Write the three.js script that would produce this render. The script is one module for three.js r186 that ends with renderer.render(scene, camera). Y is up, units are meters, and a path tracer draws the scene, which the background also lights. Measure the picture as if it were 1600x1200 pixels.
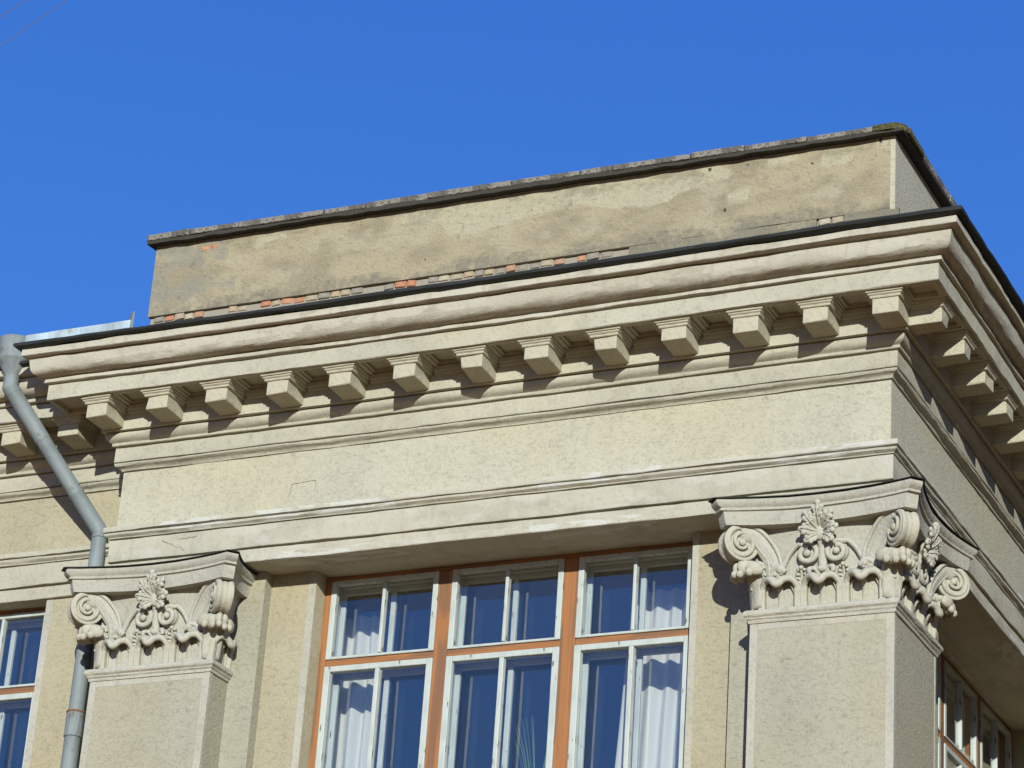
import * as THREE from 'three';
import { mergeGeometries, toCreasedNormals } from 'three/addons/utils/BufferGeometryUtils.js';
import { RoundedBoxGeometry } from 'three/addons/geometries/RoundedBoxGeometry.js';

// ---------------------------------------------------------------- camera, sky, sun, exposure
const scene = new THREE.Scene();
const camera = new THREE.PerspectiveCamera(15.464, 4 / 3, 0.5, 2000);
camera.position.set(7.4992, 1.6, 23.3962);
camera.rotation.order = 'YXZ';
camera.rotation.set(0.423804, 0.456589, 0.071567);
const renderer = new THREE.WebGLRenderer({ antialias: true });
renderer.setSize(1024, 768);
renderer.toneMapping = THREE.LinearToneMapping;
renderer.toneMappingExposure = 1.2;
renderer.shadowMap.enabled = true;

const SUN = new THREE.Vector3(0.46, 0.315, 1).normalize();
const sun = new THREE.DirectionalLight(new THREE.Color().setRGB(1, 0.97, 0.88), 4.8);
sun.position.copy(SUN).multiplyScalar(60).add(new THREE.Vector3(-4, 11, 0));
sun.target.position.set(-4, 11, 0);
sun.castShadow = true;
sun.shadow.mapSize.set(4096, 4096);
Object.assign(sun.shadow.camera, { left: -14, right: 14, top: 14, bottom: -14, near: 1, far: 140 });
scene.add(sun, sun.target);

function skyTexture() {
  const w = 512, h = 256, d = new Float32Array(w * h * 4), v = new THREE.Vector3();
  const stops = [[-1, .10, .08, .055], [-.03, .12, .10, .08], [0, .30, .36, .44], [.08, .20, .35, .62], [.22, .112, .312, .80], [.40, .060, .222, .73], [.6, .034, .148, .59], [1, .02, .09, .40]];
  for (let j = 0; j < h; j++) for (let i = 0; i < w; i++) {
    const phi = (i + .5) / w * 2 * Math.PI - Math.PI, th = ((j + .5) / h - .5) * Math.PI;
    v.set(Math.cos(th) * Math.cos(phi), Math.sin(th), Math.cos(th) * Math.sin(phi));
    let k = 0; while (k < stops.length - 2 && v.y > stops[k + 1][0]) k++;
    const a = stops[k], b = stops[k + 1], t = THREE.MathUtils.clamp((v.y - a[0]) / (b[0] - a[0]), 0, 1);
    const ang = Math.acos(THREE.MathUtils.clamp(v.dot(SUN), -1, 1));
    const glow = v.y > 0 ? .22 * Math.exp(-ang / .35) + .8 * Math.exp(-ang / .08) : 0;
    const o = (j * w + i) * 4;
    const E = 1 / 1.2;                                         // the stops above are as seen at the exposure set above
    d[o] = (a[1] + (b[1] - a[1]) * t + glow) * E; d[o + 1] = (a[2] + (b[2] - a[2]) * t + glow * .95) * E; d[o + 2] = (a[3] + (b[3] - a[3]) * t + glow * .85) * E; d[o + 3] = 1;
  }
  const t = new THREE.DataTexture(d, w, h, THREE.RGBAFormat, THREE.FloatType);
  t.mapping = THREE.EquirectangularReflectionMapping; t.magFilter = t.minFilter = THREE.LinearFilter; t.needsUpdate = true;
  return t;
}
const skyTex = skyTexture();
scene.background = skyTex; scene.environment = skyTex;

// ---------------------------------------------------------------- helpers
let seed = 1234567;
const rnd = () => ((seed = (Math.imul(seed, 1664525) + 1013904223) >>> 0) / 4294967296);
const rr = (a, b) => a + (b - a) * rnd();
const clamp = THREE.MathUtils.clamp, lerp = THREE.MathUtils.lerp;
const sstep = (a, b, x) => { const t = clamp((x - a) / (b - a), 0, 1); return t * t * (3 - 2 * t); };
const hash = (x, y, s) => { let h = Math.imul(x | 0, 374761393) + Math.imul(y | 0, 668265263) + Math.imul(s | 0, 2147483647 ^ 0x9e3779b9); h = Math.imul(h ^ (h >>> 13), 1274126177); return ((h ^ (h >>> 16)) >>> 0) / 4294967296; };
function vn(x, y, s = 0, px = 1 << 20, py = 1 << 20) {
  const xi = Math.floor(x), yi = Math.floor(y), fx = x - xi, fy = y - yi, u = fx * fx * (3 - 2 * fx), w = fy * fy * (3 - 2 * fy);
  const m = (a, n) => ((a % n) + n) % n, x0 = m(xi, px), x1 = m(xi + 1, px), y0 = m(yi, py), y1 = m(yi + 1, py);
  return lerp(lerp(hash(x0, y0, s), hash(x1, y0, s), u), lerp(hash(x0, y1, s), hash(x1, y1, s), u), w);
}
function fbm(x, y, oct, s = 0, px = 1 << 20, py = 1 << 20) {
  let a = .5, t = 0, n = 0;
  for (let o = 0; o < oct; o++) { t += a * vn(x, y, s + o * 17, px, py); n += a; a *= .5; x *= 2; y *= 2; px *= 2; py *= 2; }
  return t / n;
}
const n3 = (x, y, z, s = 0) => vn(x + z * .73, y - z * .61, s) * .5 + vn(y + z * .37 + 31.7, x + z * .91, s + 5) * .5 - .5;

function tex(w, h, fn, { color = true, size = [1, 1], offset = [0, 0] } = {}) {
  const d = new Uint8Array(w * h * 4);
  for (let j = 0; j < h; j++) for (let i = 0; i < w; i++) {
    const c = fn((i + .5) / w, (j + .5) / h), o = (j * w + i) * 4;
    for (let k = 0; k < 3; k++) {
      let x = Array.isArray(c) ? c[k] : c; x = clamp(x, 0, 1);
      if (color) x = x <= .0031308 ? x * 12.92 : 1.055 * Math.pow(x, 1 / 2.4) - .055;
      d[o + k] = Math.round(x * 255);
    }
    d[o + 3] = 255;
  }
  const t = new THREE.DataTexture(d, w, h, THREE.RGBAFormat);
  t.wrapS = t.wrapT = THREE.RepeatWrapping; t.magFilter = THREE.LinearFilter; t.minFilter = THREE.LinearMipmapLinearFilter; t.generateMipmaps = true;
  if (color) t.colorSpace = THREE.SRGBColorSpace;
  t.repeat.set(1 / size[0], 1 / size[1]); t.offset.set(-offset[0] / size[0], -offset[1] / size[1]); t.needsUpdate = true;
  return t;
}
const mix3 = (a, b, t) => [lerp(a[0], b[0], t), lerp(a[1], b[1], t), lerp(a[2], b[2], t)];

// ---------------------------------------------------------------- materials
// fine trowelled plaster relief, 0.9 m tile
const bumpFine = tex(512, 512, (u, v) => .55 * fbm(u * 40, v * 40, 4, 3, 40, 40) + .45 * fbm(u * 6, v * 6, 3, 8, 6, 6), { color: false, size: [.9, .9] });
// roughcast, grains pulled out sideways, 1.3 m tile
const bumpRough = tex(1024, 1024, (u, v) => {
  const a = vn(u * 56, v * 78, 21, 56, 78), b = vn(u * 118, v * 150, 44, 118, 150), c = vn(u * 260, v * 300, 48, 260, 300);
  const pit = sstep(.62, .80, fbm(u * 40, v * 84, 2, 61, 40, 84));
  return clamp(.36 * a + .36 * b + .2 * c - .25 * pit + .15, 0, 1);
}, { color: false, size: [1.5, 1.5] });
// weathering of the painted plaster: faint grime clouds and small flecks, 5.3 m tile
const weather = tex(1024, 1024, (u, v) => {
  const g = fbm(u * 5, v * 7, 5, 70, 5, 7), f = fbm(u * 60, v * 60, 3, 90, 60, 60), st = fbm(u * 40, v * 4, 3, 95, 40, 4);
  const fi = vn(u * 300, v * 300, 97, 300, 300);
  let k = 1 - .09 * sstep(.42, .72, g) - .08 * sstep(.55, .8, f) - .035 * sstep(.52, .75, st) - .13 * sstep(.55, .95, fi);
  const yel = sstep(.5, .75, fbm(u * 4 + 9, v * 5, 4, 120, 4, 5));
  return [k, k * (1 - .025 * yel), k * (1 - .09 * yel)];
}, { size: [5.3, 5.3] });
const weatherRough = tex(1024, 1024, (u, v) => {
  const g = fbm(u * 6, v * 6, 5, 170, 6, 6), f = fbm(u * 120, v * 190, 2, 190, 120, 190);
  const pit = sstep(.66, .80, fbm(u * 104, v * 230, 3, 61, 104, 230));
  const st = fbm(u * 70, v * 4, 4, 205, 70, 4);
  let k = 1 - .09 * sstep(.38, .75, g) - .035 * sstep(.52, .74, st) - .09 * sstep(.52, .8, f) - .12 * pit - .14 * sstep(.55, .95, vn(u * 290, v * 360, 197, 290, 360));
  const yel = sstep(.45, .7, fbm(u * 3, v * 4, 4, 220, 3, 4));
  return [k, k * (1 - .03 * yel), k * (1 - .10 * yel)];
}, { size: [5.2, 5.2] });
const std = (rgb, o = {}) => { const m = new THREE.MeshStandardMaterial({ roughness: .92, metalness: 0, ...o }); m.color.setRGB(...rgb); return m; };
const M = {};
M.smooth = std([0.374, 0.369, 0.291], { map: weather, bumpMap: bumpFine, bumpScale: .0045 });
M.rough = std([0.306, 0.302, 0.233], { map: weatherRough, bumpMap: bumpRough, bumpScale: .0048 });
M.friezeCoat = std([0.384, 0.380, 0.298], { map: weatherRough, bumpMap: bumpRough, bumpScale: .0042 });
M.tan = std([0.324, 0.302, 0.208], { map: weatherRough, bumpMap: bumpRough, bumpScale: .005 });
M.band = std([0.359, 0.357, 0.297], { map: weather, bumpMap: bumpFine, bumpScale: .008 });
M.orn = std([0.358, 0.359, 0.301], { map: weather, bumpMap: bumpFine, bumpScale: .008 });
const archTex = tex(2048, 128, (u, v) => {
  const x = u * 12 - 9.28, y = v * .8;                        // x from the corner along the front
  const g = fbm(x * 1.7, y * 6, 5, 1100), f = fbm(x * 30, y * 40, 3, 1120), st = fbm(x * 12, y * 3, 4, 1130);
  let k = 1 - .12 * sstep(.42, .72, g) - .10 * sstep(.55, .8, f) - .08 * sstep(.55, .75, st);
  let c = [.469 * k, .457 * k, .342 * k];
  const white = y < .30 && [[-6.7, -5.2], [-3.6, -2.3], [-1.2, -.2], [-7.9, -7.1]].some(([a, b]) => x > a + .5 * (fbm(x * 4, y * 9, 4, 1140) - .5) && x < b + .5 * (fbm(x * 4, y * 9, 4, 1150) - .5)) ? sstep(.40, .52, fbm(x * 5, y * 14, 5, 1160)) : 0;
  c = mix3(c, [.55, .56, .49], white * .8);
  return mix3(c, [.52, .50, .42], sstep(.62, .70, fbm(x * 3, y * 7, 5, 1170)) * .5);
}, { size: [12, .8] });
M.arch = std([0.798, 0.810, 0.855], { map: archTex, bumpMap: bumpFine, bumpScale: .005 });
M.reveal = std([0.360, 0.334, 0.234], { map: weather, bumpMap: bumpFine, bumpScale: .006 });
M.darkMetal = std([.010, .014, .0135], { roughness: .7, metalness: .0 });
const metalTex = tex(256, 512, (u, v) => {
  const k = .80 + .55 * (fbm(u * 6, v * 10, 5, 300, 6, 10) - .5) + .25 * (fbm(u * 40, v * 8, 3, 310, 40, 8) - .5);
  const rust = sstep(.70, .82, fbm(u * 9, v * 16, 4, 330, 9, 16));
  return mix3([k, k, k], [.55, .36, .22], rust * .6);
}, { size: [1.1, 2.3] });
M.pipe = std([.205, .25, .258], { map: metalTex, roughness: .72, metalness: .08 });
M.galv = std([0.482, 0.604, 0.637], { map: metalTex, roughness: .5, metalness: .2 });
M.rust = std([.20, .09, .045], { roughness: .9 });
const woodTex = tex(512, 512, (u, v) => {
  const g = fbm(u * 40, v * 3, 4, 400, 40, 3), wear = sstep(.44, .62, fbm(u * 30, v * 2.0, 5, 430, 30, 2)) , d = fbm(u * 7, v * 5, 4, 440, 7, 5);
  const c = mix3([.50, .245, .082], [.41, .185, .06], g);
  return mix3(c, [.27, .155, .085], wear * sstep(.36, .56, d) * .9);
}, { size: [.9, 2.4] });
M.wood = std([0.587, 0.517, 0.441], { map: woodTex, roughness: .62, bumpMap: tex(256, 256, (u, v) => fbm(u * 50, v * 3, 4, 450, 50, 3), { color: false, size: [.7, 2] }), bumpScale: .002 });
M.wood.map.repeat.set(1 / .9, 1 / 2.4);
const woodTexH = woodTex.clone(); woodTexH.rotation = Math.PI / 2; woodTexH.needsUpdate = true;
M.woodH = std([0.587, 0.517, 0.441], { map: woodTexH, roughness: .62 });
const paintTex = tex(512, 512, (u, v) => {
  const k = .95 - .12 * sstep(.45, .75, fbm(u * 10, v * 8, 4, 500, 10, 8));
  const chip = sstep(.755, .775, fbm(u * 22, v * 10, 5, 520, 22, 10));
  return mix3([k * .95, k, k * .985], [.30, .25, .2], chip);
}, { size: [.8, 1.6] });
M.paint = std([0.413, 0.446, 0.428], { map: paintTex, roughness: .6, bumpMap: paintTex, bumpScale: .003 });
M.glass = new THREE.MeshPhysicalMaterial({ roughness: .0, transmission: 1, thickness: 0, ior: 2.15, color: 0xffffff });
M.glass.color.setRGB(.965, .985, .98);
M.glassIn = new THREE.MeshPhysicalMaterial({ roughness: .0, transmission: 1, thickness: 0, ior: 2.15 });
M.glassIn.color.setRGB(.965, .985, .98);
M.room = std([0.252, 0.240, 0.216], { roughness: 1 });
M.cloth = new THREE.MeshPhysicalMaterial({ roughness: 1, transmission: .35, thickness: 0, side: THREE.DoubleSide });
M.cloth.color.setRGB(.82, .82, .78);
M.leaf = new THREE.MeshPhysicalMaterial({ roughness: .7, transmission: .3, thickness: 0, side: THREE.DoubleSide }); M.leaf.color.setRGB(.16, .26, .07);
M.clay = std([.36, .16, .08]);
M.mortar = std([0.251, 0.230, 0.184], { bumpMap: bumpFine, bumpScale: .01 });
const stoneTex = tex(1024, 256, (u, v) => {
  const g = fbm(u * 24, v * 6, 5, 600, 24, 6), f = fbm(u * 160, v * 40, 2, 620, 160, 40);
  let c = mix3([.34, .325, .28], [.16, .15, .13], sstep(.4, .72, g)); c = mix3(c, [.46, .45, .42], sstep(.62, .72, fbm(u * 14, v * 5, 4, 640, 14, 5)) * .7);
  c = mix3(c, [.10, .095, .08], sstep(.6, .75, f) * .6);
  return mix3(c, [.30, .27, .08], sstep(.64, .74, fbm(u * 18, v * 8, 4, 660, 18, 8)) * .55);
}, { size: [4, 1] });
M.stone = std([0.601, 0.601, 0.584], { map: stoneTex, bumpMap: bumpRough, bumpScale: .02 });
M.moss = std([0.093, 0.093, 0.032], { map: weatherRough, bumpMap: bumpRough, bumpScale: .05 });
// parapet render: old tan coat, pale repairs and grey grime where the photograph has them; uv in metres, x from the corner, y above 14.3
const inPoly = (x, y, P) => { let c = false; for (let i = 0, j = P.length - 1; i < P.length; j = i++) if ((P[i][1] > y) !== (P[j][1] > y) && x < (P[j][0] - P[i][0]) * (y - P[i][1]) / (P[j][1] - P[i][1]) + P[i][0]) c = !c; return c; };
const pale = [
  [[-5.45, 15.66], [-5.45, 15.42], [-4.92, 15.36], [-4.9, 15.2], [-4.5, 15.16], [-3.9, 15.26], [-3.3, 15.30], [-3.0, 15.2], [-2.6, 15.16], [-2.2, 15.24], [-1.95, 15.33], [-2.0, 15.42], [-2.55, 15.46], [-2.62, 15.66]],
  [[-2.02, 15.5], [-2.0, 15.36], [-1.72, 15.3], [-1.72, 15.42], [-1.85, 15.52]], [[-1.75, 15.16], [-1.72, 15.05], [-1.5, 15.06], [-1.48, 15.2]],
  [[-7.2, 15.56], [-7.2, 15.40], [-6.8, 15.45], [-6.8, 15.57]], [[-.2, 15.52], [-.2, 15.40], [.0, 15.41], [.0, 15.52]], [[-.75, 15.44], [-.75, 15.30], [-.45, 15.3], [-.42, 15.42]], [[-1.3, 15.5], [-1.32, 15.43], [-1.0, 15.42], [-1.0, 15.5]],
];
const parapetTex = tex(2048, 384, (u, v) => {
  const x = -8.6 + u * 8.7, y = 14.3 + v * 1.4;
  const g = fbm(x * 2.2, y * 3.4, 5, 700), f = fbm(x * 22, y * 30, 3, 720), hz = fbm(x * 3, y * 14, 4, 740);
  let c = mix3([.445, .375, .255], [.35, .295, .205], sstep(.38, .7, g)); c = mix3(c, [.475, .415, .30], sstep(.55, .75, fbm(x * 3.1, y * 4, 5, 760)) * .8);
  c = mix3(c, [.30, .255, .175], sstep(.55, .78, hz) * .45);
  let cover = 0; for (let k = 0; k < 2; k++) { const wx = x + (.07 + .04 * k) * (fbm(x * 5, y * 5, 5, 780 + k) - .5) * 2, wy = y + (.05 + .03 * k) * (fbm(x * 5, y * 5, 5, 790 + k) - .5) * 2; if (pale.some((P) => inPoly(wx, wy, P))) cover += .5; }
  c = mix3(c, mix3([.54, .50, .375], [.47, .42, .30], f), cover * (.7 + .3 * fbm(x * 18, y * 24, 3, 799)));
  for (const [hx, hy, hr] of [[-.84, 15.36, .022], [-.84, 15.16, .016], [-1.93, 15.47, .02], [-.13, 15.50, .03], [-1.38, 15.53, .035], [-1.52, 15.46, .018], [-2.3, 15.0, .012], [-3.9, 15.33, .012], [-5.1, 14.93, .014], [-1.75, 14.98, .018], [-6.2, 15.2, .01]]) if (Math.hypot(x - hx, (y - hy) * .8) < hr * (1.5 * fbm(x * 26, y * 26, 3, 888) - .1)) c = [.09, .07, .05];
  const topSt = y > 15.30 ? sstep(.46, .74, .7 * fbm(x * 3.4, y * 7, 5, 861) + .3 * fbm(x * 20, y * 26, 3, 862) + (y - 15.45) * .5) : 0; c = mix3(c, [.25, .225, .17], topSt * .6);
  const grime = (y < 14.86 ? sstep(.30, .74, .6 * fbm(x * 4.5, y * 6, 5, 800) + .4 * fbm(x * 24, y * 30, 3, 801) + (14.78 - y) * 1.6) : 0);
  c = mix3(c, [.21, .19, .15], grime * .8);
  const corner = sstep(.46, .70, fbm(x * 5, y * 5, 5, 830) + (x < -7.4 ? .12 * sstep(-7.4, -8.3, x) : -.4) + (y > 15.3 && x < -7.1 ? .08 : 0)); c = mix3(c, [.30, .285, .24], corner * .7);
  const spot = sstep(.42, .72, fbm(x * 4, y * 5, 5, 850) - .55 * Math.hypot((x + .9) / 1.0, (y - 15.35) / .3)); c = mix3(c, [.24, .21, .16], spot * .7);
  return mix3(c, [c[0] * .7, c[1] * .7, c[2] * .7], sstep(.62, .8, f) * .6);
}, { size: [8.7, 1.4], offset: [-8.6, 14.3] });
M.parapet = std([0.652, 0.683, 0.648], { map: parapetTex, bumpMap: bumpRough, bumpScale: .008 });
// crown moulding: grime and painted shade low on the curve, broken up by noise; uv: u metres along, v metres down the profile
const crownTex = tex(2048, 128, (u, v) => {
  const x = u * 12, y = v * .6;
  const g = fbm(x * 1.6, y * 6, 5, 900), f = fbm(x * 26, y * 40, 3, 920);
  let c = mix3([.485, .47, .365], [.43, .41, .31], sstep(.4, .7, g));
  const grimeShade = sstep(.50, .66, fbm(x * 5, y * 16, 5, 940) + (y > .30 && y < .46 ? .09 : -.12) - .06 * Math.sin(x * .9));
  c = mix3(c, [.26, .225, .15], grimeShade * .4);
  const run = sstep(.60, .72, fbm(x * 14, y * 2.2, 4, 960)); c = mix3(c, [.35, .32, .24], run * .4);
  return mix3(c, [c[0] * .75, c[1] * .75, c[2] * .72], sstep(.6, .8, f) * .5);
}, { size: [12, .6] });
M.crown = std([0.798, 0.810, 0.855], { map: crownTex, bumpMap: bumpFine, bumpScale: .006 });
const brickTex = tex(256, 256, (u, v) => { const k = .7 + .55 * (fbm(u * 12, v * 12, 4, 1000, 12, 12) - .3); return [k, k, k]; }, { size: [.5, .5] });
const brickTones = [[.40, .185, .10], [.37, .23, .14], [.37, .295, .185], [.345, .295, .205], [.25, .23, .185], [.40, .36, .26], [.43, .225, .125]];
M.bricks = brickTones.map((c) => std(c, { map: brickTex, bumpMap: brickTex, bumpScale: .01 }));
M.ground = std([.36, .17, .04], { roughness: 1 });
M.wire = std([.16, .13, .11], { roughness: .8 });

// ---------------------------------------------------------------- geometry helpers
function metricUV(g) {
  if (g.index) g = g.toNonIndexed();
  const p = g.attributes.position, uv = new Float32Array(p.count * 2), a = new THREE.Vector3(), b = new THREE.Vector3(), c = new THREE.Vector3();
  for (let i = 0; i < p.count; i += 3) {
    a.fromBufferAttribute(p, i); b.fromBufferAttribute(p, i + 1).sub(a); c.fromBufferAttribute(p, i + 2).sub(a); b.cross(c);
    const ax = Math.abs(b.x), ay = Math.abs(b.y), az = Math.abs(b.z);
    for (let k = 0; k < 3; k++) {
      const x = p.getX(i + k), y = p.getY(i + k), z = p.getZ(i + k);
      const [u, v] = ay > ax && ay > az ? [x, z] : ax > az ? [-z, y] : [x, y];
      uv[(i + k) * 2] = u; uv[(i + k) * 2 + 1] = v;
    }
  }
  g.setAttribute('uv', new THREE.BufferAttribute(uv, 2));
  return g;
}
const clean = (g) => { for (const k of Object.keys(g.attributes)) if (!['position', 'normal', 'uv'].includes(k)) g.deleteAttribute(k); return g.index ? g.toNonIndexed() : g; };
const merge = (list) => mergeGeometries(list.map(clean), false);
const bx = (x0, x1, y0, y1, z0, z1) => new THREE.BoxGeometry(x1 - x0, y1 - y0, z1 - z0).translate((x0 + x1) / 2, (y0 + y1) / 2, (z0 + z1) / 2);
const rbx = (x0, x1, y0, y1, z0, z1, r = .006, seg = 2) => new RoundedBoxGeometry(x1 - x0, y1 - y0, z1 - z0, seg, Math.min(r, (x1 - x0) / 2.01, (y1 - y0) / 2.01, (z1 - z0) / 2.01)).translate((x0 + x1) / 2, (y0 + y1) / 2, (z0 + z1) / 2);
function jitter(g, amp, freq, s = 0) {                       // hand-made unevenness; coincident vertices move together
  const p = g.attributes.position;
  for (let i = 0; i < p.count; i++) {
    const x = p.getX(i), y = p.getY(i), z = p.getZ(i);
    p.setXYZ(i, x + amp * 2 * n3(x * freq, y * freq, z * freq, s), y + amp * 2 * n3(x * freq, y * freq, z * freq, s + 40), z + amp * 2 * n3(x * freq, y * freq, z * freq, s + 80));
  }
  return g;
}
const nameCount = {};
const add = (parent, name, g, mat, o = {}) => {
  const m = new THREE.Mesh(g, mat); m.castShadow = m.receiveShadow = true;
  m.name = name; if (o.label) m.userData.label = o.label;
  parent.add(m); return m;
};
const numbered = (name) => { const k = nameCount[name] = (nameCount[name] ?? -1) + 1; return k ? `${name}_${String(k).padStart(3, '0')}` : name; };
const thing = (name, label, category, group) => {
  const o = new THREE.Group(); o.name = numbered(name); o.userData = { label, category }; if (group) o.userData.group = group; scene.add(o); return o;
};
const part = (parent, name, label) => { const o = new THREE.Group(); o.name = name; if (label) o.userData.label = label; parent.add(o); return o; };

// closed profile [[p, y]...] (p outwards from the path, listed from the top front downwards and back) swept along a path [[x, z]...]
function sweep(path, prof, { step = .09, amp = .004, sagf = null, seed: sd = 0, crease = .55, ends = true } = {}) {
  const n = path.length, outs = [];
  for (let i = 0; i < n - 1; i++) { const dx = path[i + 1][0] - path[i][0], dz = path[i + 1][1] - path[i][1], l = Math.hypot(dx, dz); outs.push([-dz / l, dx / l]); }
  const miter = (i, p) => {
    const a = outs[Math.max(i - 1, 0)], b = outs[Math.min(i, n - 2)];
    const s = 1 + a[0] * b[0] + a[1] * b[1];
    return [path[i][0] + (a[0] + b[0]) / s * p, path[i][1] + (a[1] + b[1]) / s * p];
  };
  const rings = []; let s0 = 0;
  for (let i = 0; i < n - 1; i++) {
    const l = Math.hypot(path[i + 1][0] - path[i][0], path[i + 1][1] - path[i][1]), k = Math.max(1, Math.round(l / step));
    for (let j = i ? 1 : 0; j <= k; j++) {
      const t = j / k, s = s0 + l * t, ring = [];
      prof.forEach(([p, y], q) => {
        const A = miter(i, p), B = miter(i + 1, p); let x = lerp(A[0], B[0], t), z = lerp(A[1], B[1], t), yy = y;
        const e = (vn(s * 2.1, q * .35, sd + 3) - .5) * 1.4 + (vn(s * 9, q * .8, sd + 9) - .5) * .9;
        const e2 = (vn(s * 2.4, q * .35, sd + 33) - .5) * 1.4 + (vn(s * 9, q * .8, sd + 39) - .5) * .7;
        x += outs[i][0] * e * amp * 1.3; z += outs[i][1] * e * amp * 1.3; yy += e2 * amp;
        if (sagf) yy += sagf(x, z);
        ring.push([x, yy, z]);
      });
      rings.push([s, ring]);
    }
    s0 += l;
  }
  const m = prof.length, vs = [0];
  for (let q = 1; q <= m; q++) vs.push(vs[q - 1] + Math.hypot(prof[q % m][0] - prof[q - 1][0], prof[q % m][1] - prof[q - 1][1]));
  const pos = [], uv = [];
  const push = (P, u, v) => { pos.push(...P); uv.push(u, v); };
  for (let r = 0; r < rings.length - 1; r++) for (let q = 0; q < m; q++) {
    const q2 = (q + 1) % m, [sa, a] = rings[r], [sb, b] = rings[r + 1];
    push(a[q], sa, vs[q]); push(a[q2], sa, vs[q + 1]); push(b[q], sb, vs[q]);
    push(b[q], sb, vs[q]); push(a[q2], sa, vs[q + 1]); push(b[q2], sb, vs[q + 1]);
  }
  if (ends) {
    const tri = THREE.ShapeUtils.triangulateShape(prof.map(([p, y]) => new THREE.Vector2(p, y)), []);
    for (const [ring, flip] of [[rings[0][1], 0], [rings[rings.length - 1][1], 1]]) for (const t of tri) for (const k of flip ? t : [t[2], t[1], t[0]]) push(ring[k], prof[k][0], prof[k][1]);
  }
  const g = new THREE.BufferGeometry();
  g.setAttribute('position', new THREE.Float32BufferAttribute(pos, 3)); g.setAttribute('uv', new THREE.Float32BufferAttribute(uv, 2));
  g.computeVertexNormals();
  return toCreasedNormals(g, crease);
}
// tube with an elliptic section along a curve; N is the direction of the section's second radius
function tubeE(points, rad, N, { seg = 40, round = 10 } = {}) {
  const c = new THREE.CatmullRomCurve3(points.map((p) => new THREE.Vector3(...p)), false, 'centripetal');
  const pos = [], idx = [], nv = new THREE.Vector3(...N), P = new THREE.Vector3(), T = new THREE.Vector3(), S = new THREE.Vector3(), Q = new THREE.Vector3();
  for (let i = 0; i <= seg; i++) {
    const t = i / seg; c.getPoint(t, P); c.getTangent(t, T); S.crossVectors(T, nv).normalize(); Q.crossVectors(S, T).normalize();
    const [ra, rb] = rad(t);
    for (let k = 0; k < round; k++) { const a = k / round * 2 * Math.PI; pos.push(P.x + S.x * Math.cos(a) * ra + Q.x * Math.sin(a) * rb, P.y + S.y * Math.cos(a) * ra + Q.y * Math.sin(a) * rb, P.z + S.z * Math.cos(a) * ra + Q.z * Math.sin(a) * rb); }
  }
  for (let i = 0; i < seg; i++) for (let k = 0; k < round; k++) { const a = i * round + k, b = i * round + (k + 1) % round, d = a + round, e = b + round; idx.push(a, b, d, b, e, d); }
  const s = pos.length / 3; c.getPoint(0, P); pos.push(P.x, P.y, P.z); c.getPoint(1, P); pos.push(P.x, P.y, P.z);
  for (let k = 0; k < round; k++) { idx.push(s, (k + 1) % round, k); idx.push(s + 1, seg * round + k, seg * round + (k + 1) % round); }
  const g = new THREE.BufferGeometry(); g.setAttribute('position', new THREE.Float32BufferAttribute(pos, 3)); g.setIndex(idx); g.computeVertexNormals();
  g.setAttribute('uv', new THREE.Float32BufferAttribute(new Float32Array(pos.length / 3 * 2), 2));
  return metricUV(g);
}
const blob = (x, y, z, a, b, c, rot = [0, 0, 0]) => metricUV(new THREE.SphereGeometry(1, 14, 10).scale(a, b, c).applyMatrix4(new THREE.Matrix4().makeRotationFromEuler(new THREE.Euler(...rot))).translate(x, y, z));

// ---------------------------------------------------------------- the setting
const ground = add(scene, 'ground', new THREE.PlaneGeometry(900, 900).rotateX(-Math.PI / 2), M.ground);
ground.userData = { kind: 'structure', label: 'pale sandy paved ground in front of the building', category: 'ground' };

// ---------------------------------------------------------------- the building
const house = thing('building', 'cream plastered classical building corner with modillion cornice and pilasters', 'building');
const XL = -8.53, ZE = -8.75;                               // ressaut: left end of the frieze, far end of the side face
const Zw = -.39;                                            // frieze plane of the wing
const A = -.285, B = -.42, W = -.62;                        // stepped wall planes and window plane
const sag = (x, z) => -.022 * Math.sin(Math.PI * clamp((x + 8.9) / 8.9, 0, 1)) * (z > -.5 ? 1 : 0);
const ring = [[XL, -.75], [XL, 0], [0, 0], [0, ZE]];
const wingPath = [[-13.5, Zw], [XL + .1, Zw]];
const drop = (prof, d) => prof.map(([p, y]) => [p, y + d]);

const P_flash = [[-.02, 14.46], [.5, 14.30], [.962, 14.118], [.968, 14.10], [.962, 14.082], [.893, 14.066], [-.02, 14.066]];
const P_crown = [[.893, 14.062], [.896, 14.056], [.896, 13.992], [.888, 13.986], [.800, 13.984], [.800, 13.970], [.824, 13.966], [.820, 13.92], [.814, 13.88], [.806, 13.847], [.790, 13.820], [.766, 13.804], [.736, 13.796], [.712, 13.791], [.662, 13.790], [.662, 13.774], [.690, 13.773], [.692, 13.738], [.684, 13.733], [.625, 13.732], [.5, 13.729], [-.02, 13.729], [-.02, 14.062]];
const P_corona = [[.60, 13.727], [.620, 13.727], [.622, 13.718], [.654, 13.716], [.654, 13.556], [.648, 13.549], [.615, 13.549], [.615, 13.60], [-.02, 13.60], [-.02, 13.727]];
const P_bed = [[.216, 13.598], [.216, 13.306], [.150, 13.304], [.150, 13.292], [.172, 13.291], [.176, 13.274], [.174, 13.254], [.164, 13.234], [.148, 13.218], [.130, 13.208], [.116, 13.198], [.114, 13.172], [.108, 13.166], [.060, 13.164], [.060, 13.150], [.085, 13.149], [.085, 13.0], [.081, 12.992], [.050, 12.991], [.050, 12.979], [.080, 12.978], [.078, 12.962], [.066, 12.948], [.044, 12.940], [.026, 12.93], [.016, 12.914], [.014, 12.906], [-.022, 12.904], [-.03, 12.893], [-.03, 13.598]];
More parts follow.
